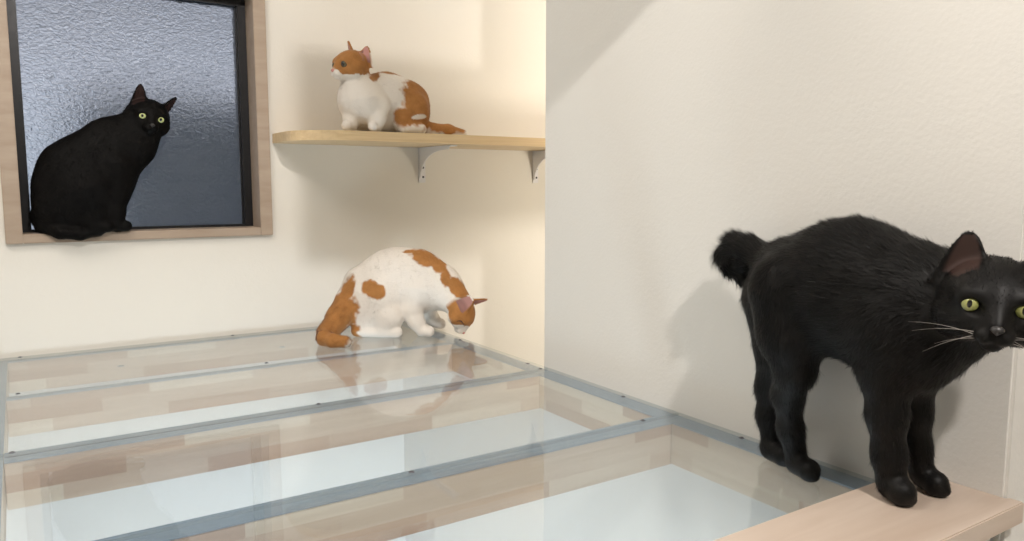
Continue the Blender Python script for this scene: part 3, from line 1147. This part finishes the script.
lid = [snap(457.5 + 7 * t, 322.5 + 5 * t - 3.0 * math.sin(t * 3.14)) for t in np.linspace(0, 1, 7)]
lloc = h2.loc(np.array(lid))
for q in (-1, 1):      # closed lids: a dark crease on each side of the face
    sg = q * np.sign(lloc[:, 0].mean())
    pts = [h2.w(sg * a, b, c) if sg < 0 else p for (a, b, c), p in zip(lloc, lid)]
    cm = M.get('lid') or plain('dark_eyelid', (.10, .035, .02), .6)
    M['lid'] = cm
    bm = bmesh.new()
    rr = []
    for i, p in enumerate(pts):
        d = nrm(pts[min(i + 1, 6)] - pts[max(i - 1, 0)])
        a = nrm(np.cross(d, h2.y)); b = np.cross(d, a)
        s_ = .0022 * (1 - abs(i - 3) / 4)
        rr.append([bm.verts.new(tuple(p + s_ * (a * math.cos(w) + b * math.sin(w)))) for w in np.linspace(0, 6.283, 7)[:-1]])
    for A, B in zip(rr[:-1], rr[1:]):
        for k in range(6):
            bm.faces.new([A[k], A[(k + 1) % 6], B[(k + 1) % 6], B[k]])
    obj('closed_eyelid', bm, cm, b2, smooth=True)
h2.whisk(b2, (.9, .85, .8), n=3, L=.022, r=.0004)

# cat loafing on the shelf
K3 = Cat(.0023)
y3 = 1.955
S3 = (ey, .72)
K3.chain([JY(357, 82, y3 - .02, 14), JY(361, 101, y3 - .025, 21), JY(364, 106, y3 - .025, 20)], .02, None, .4)
K3.chain([JY(361, 98, y3 - .02, 20), JY(386, 96, y3, 21.5), JY(400, 98, y3 + .01, 20)], .02, (ey, .8), .5)
K3.chain([JY(395, 98, y3 + .01, 18), JY(409, 104, y3 + .01, 20.5), JY(411, 109, y3 + .005, 19)], .012, S3, .6)
K3.chain([JY(412, 108, y3 - .025, 17), ony_ground(404, 120, y3 - .04, 11, SZ1)], .012, (ey, .7), .5)
K3.chain([ony_ground(412, 120, y3, 16, SZ1), ony_ground(366, 120, y3, 16, SZ1)], .015, (ey, .8), .5)
K3.chain([ony_ground(421, 128, y3 - .045, 5.5, SZ1), ony_ground(404, 129, y3 - .055, 5, SZ1)], .006, None, .2)
K3.chain([JY(353, 108, y3 - .02, 11), JY(351, 120, y3 - .03, 7.5), ony_ground(351, 128, y3 - .035, 6.5, SZ1)], .010, None, .25)
K3.chain([ony_ground(351, 128, y3 - .035, 5.5, SZ1), ony_ground(347, 129, y3 - .05, 5.5, SZ1)], .005, None, .1)
K3.chain([JY(378, 106, y3 - .045, 12), JY(377, 119, y3 - .06, 8.5), ony_ground(376, 127, y3 - .065, 7, SZ1)], .010, None, .25)
K3.chain([ony_ground(376, 128, y3 - .065, 5, SZ1), ony_ground(373, 129, y3 - .082, 5, SZ1)], .005, None, .1)
K3.chain([ony_ground(420, 126, y3 + .01, 8, SZ1), ony_ground(432, 128, y3 - .01, 6.3, SZ1), ony_ground(448, 130, y3 - .02, 5.8, SZ1), ony_ground(463, 133, y3 - .03, 3.5, SZ1)], .008, None, .4)
TC3 = nrm(CAM - at_y(345, 66, y3))
h3f = nrm(TC3 * .66 - Rc * .76 - Uc * .03)
h3u = nrm(Uc * .98 + Rc * .12)
h3 = Head(K3, (0, 0, 0), h3f, h3u, 1.10)
h3.c = at_y(338.8, 64.8, y3 - .035) - (h3.w(0, .032, .0035) - h3.c)
e3 = [h3.loc(at_y(px, py, y3 + dy)[None])[0] for px, py, dy in ((352, 58, .01), (348, 41, .015), (364, 62, -.045), (367, 46, -.05))]
h3.build(earw=.0235, ears=[(tuple(e3[2]), tuple(e3[3]), tuple(h3.loc((h3.c + TC3 * .8 - Rc * .6)[None])[0])), (tuple(e3[0]), tuple(e3[1]), tuple(h3.loc((h3.c + TC3 * .3 - Rc * .95)[None])[0]))])
u3 = 2.0 / FPX
P3 = [
    (at_y(376, 79, y3), 5.0 * u3, 11 * u3, .10, .15),
    (at_y(388, 72.5, y3), 12 * u3, 4.2 * u3, .07, -.1),
    (at_y(421, 104, y3), 18.5 * u3, 30 * u3, .14, .10),
    (at_y(407, 122, y3), 13 * u3, 12 * u3, .12, -.4),
    (at_y(338, 93, y3 + .03), 2.2 * u3, 5 * u3, .04, -.3),
    (at_y(447, 129, y3), 22 * u3, 8 * u3, .10, 0),
]
hm3 = headmark(chin=-.022, blaze=.0, mz=.8)
_c3 = patch_color(h3, P3, hm3)
def c3(V, Nn):
    c = _c3(V, Nn)
    # white bar and foot on the haunch
    d = V - at_y(419, 117, y3 - .05)
    a, b, g = d @ Rc, d @ Uc, d @ Fw
    m = np.clip((1 - np.sqrt((a / (8 * u3)) ** 2 + ((b - .35 * a) / (2.6 * u3)) ** 2 + (g / .06) ** 2)) * 6, 0, 1)[:, None]
    return c * (1 - m) + WH * m
b3 = finish_cat(K3, h3, c3, 'orange and white cat crouched on the wooden wall shelf, looking left', M['fur_white'], 30000, .0095, .0009, .2, ground=lambda V: np.full(len(V), SZ1 + .0004))
M['eye_dark'] = ramp_mat_eye('amber_dark_eye', (.05, .04, .02), (.16, .13, .07), (.40, .60), .82)
h3.eyes(b3, M['eye_dark'], r=.0095, ey=.0272)
h3.nose(b3, M['nose_pink'])

# ------------------------------------------------------------------ lamps and fill light
def area(name, loc, target, size, power, col, shape='DISK', size_y=None):
    l = bpy.data.lights.new(name, 'AREA')
    l.shape = shape
    l.size = size
    if size_y: l.size_y = size_y
    l.energy = power
    l.color = col
    o = link(bpy.data.objects.new(name, l))
    o.location = loc
    o.rotation_euler = (Vector(target) - Vector(loc)).to_track_quat('-Z', 'Y').to_euler()
    return o

area('ceiling_lamp', (-.35, 1.0, ZC - .06), (.1, 1.5, 0), .9, 20, (1, .93, .85))
area('ceiling_lamp_near', (.22, -.60, 1.56), (.8, .75, .2), .08, 27, (1, .94, .88))
area('nook_lamp', (1.75, 1.15, 1.20), (1.35, 2.1, .3), .22, 9, (1, .91, .80))
area('nook_fill_low', (1.80, 1.12, .16), (1.2, 2.1, .3), .30, 6, (1, .91, .76))  # added fill light, brightens the back wall below the shelf
area('lower_room_lamp', (.45, .62, -1.15), (.5, 2.1, -.9), .6, 15, (.80, .91, 1))

w = bpy.data.worlds.new('dusk')
SC.world = w
w.use_nodes = True
wn = w.node_tree
bg = wn.nodes['Background']
tc = N(wn, 'ShaderNodeTexCoord')
sx = N(wn, 'ShaderNodeSeparateXYZ')
wn.links.new(tc.outputs['Generated'], sx.inputs[0])
rp = N(wn, 'ShaderNodeValToRGB')
cr = rp.color_ramp
cr.elements[0].position = 0.0; cr.elements[0].color = (.42, .48, .56, 1)
cr.elements[1].position = .30; cr.elements[1].color = (.17, .18, .205, 1)
e2 = cr.elements.new(.10); e2.color = (.58, .60, .68, 1)
e3 = cr.elements.new(.17); e3.color = (.25, .26, .30, 1)
wn.links.new(sx.outputs['Z'], rp.inputs['Fac'])
wn.links.new(rp.outputs['Color'], bg.inputs['Color'])
bg.inputs['Strength'].default_value = 1.15

SC.view_settings.view_transform = 'Standard'
SC.view_settings.look = 'None'
SC.view_settings.exposure = 0.0
SC.view_settings.gamma = 1
SC.view_settings.use_curve_mapping = False
SC.cycles.use_denoising = True
SC.cycles.max_bounces = 10
SC.cycles.transparent_max_bounces = 16
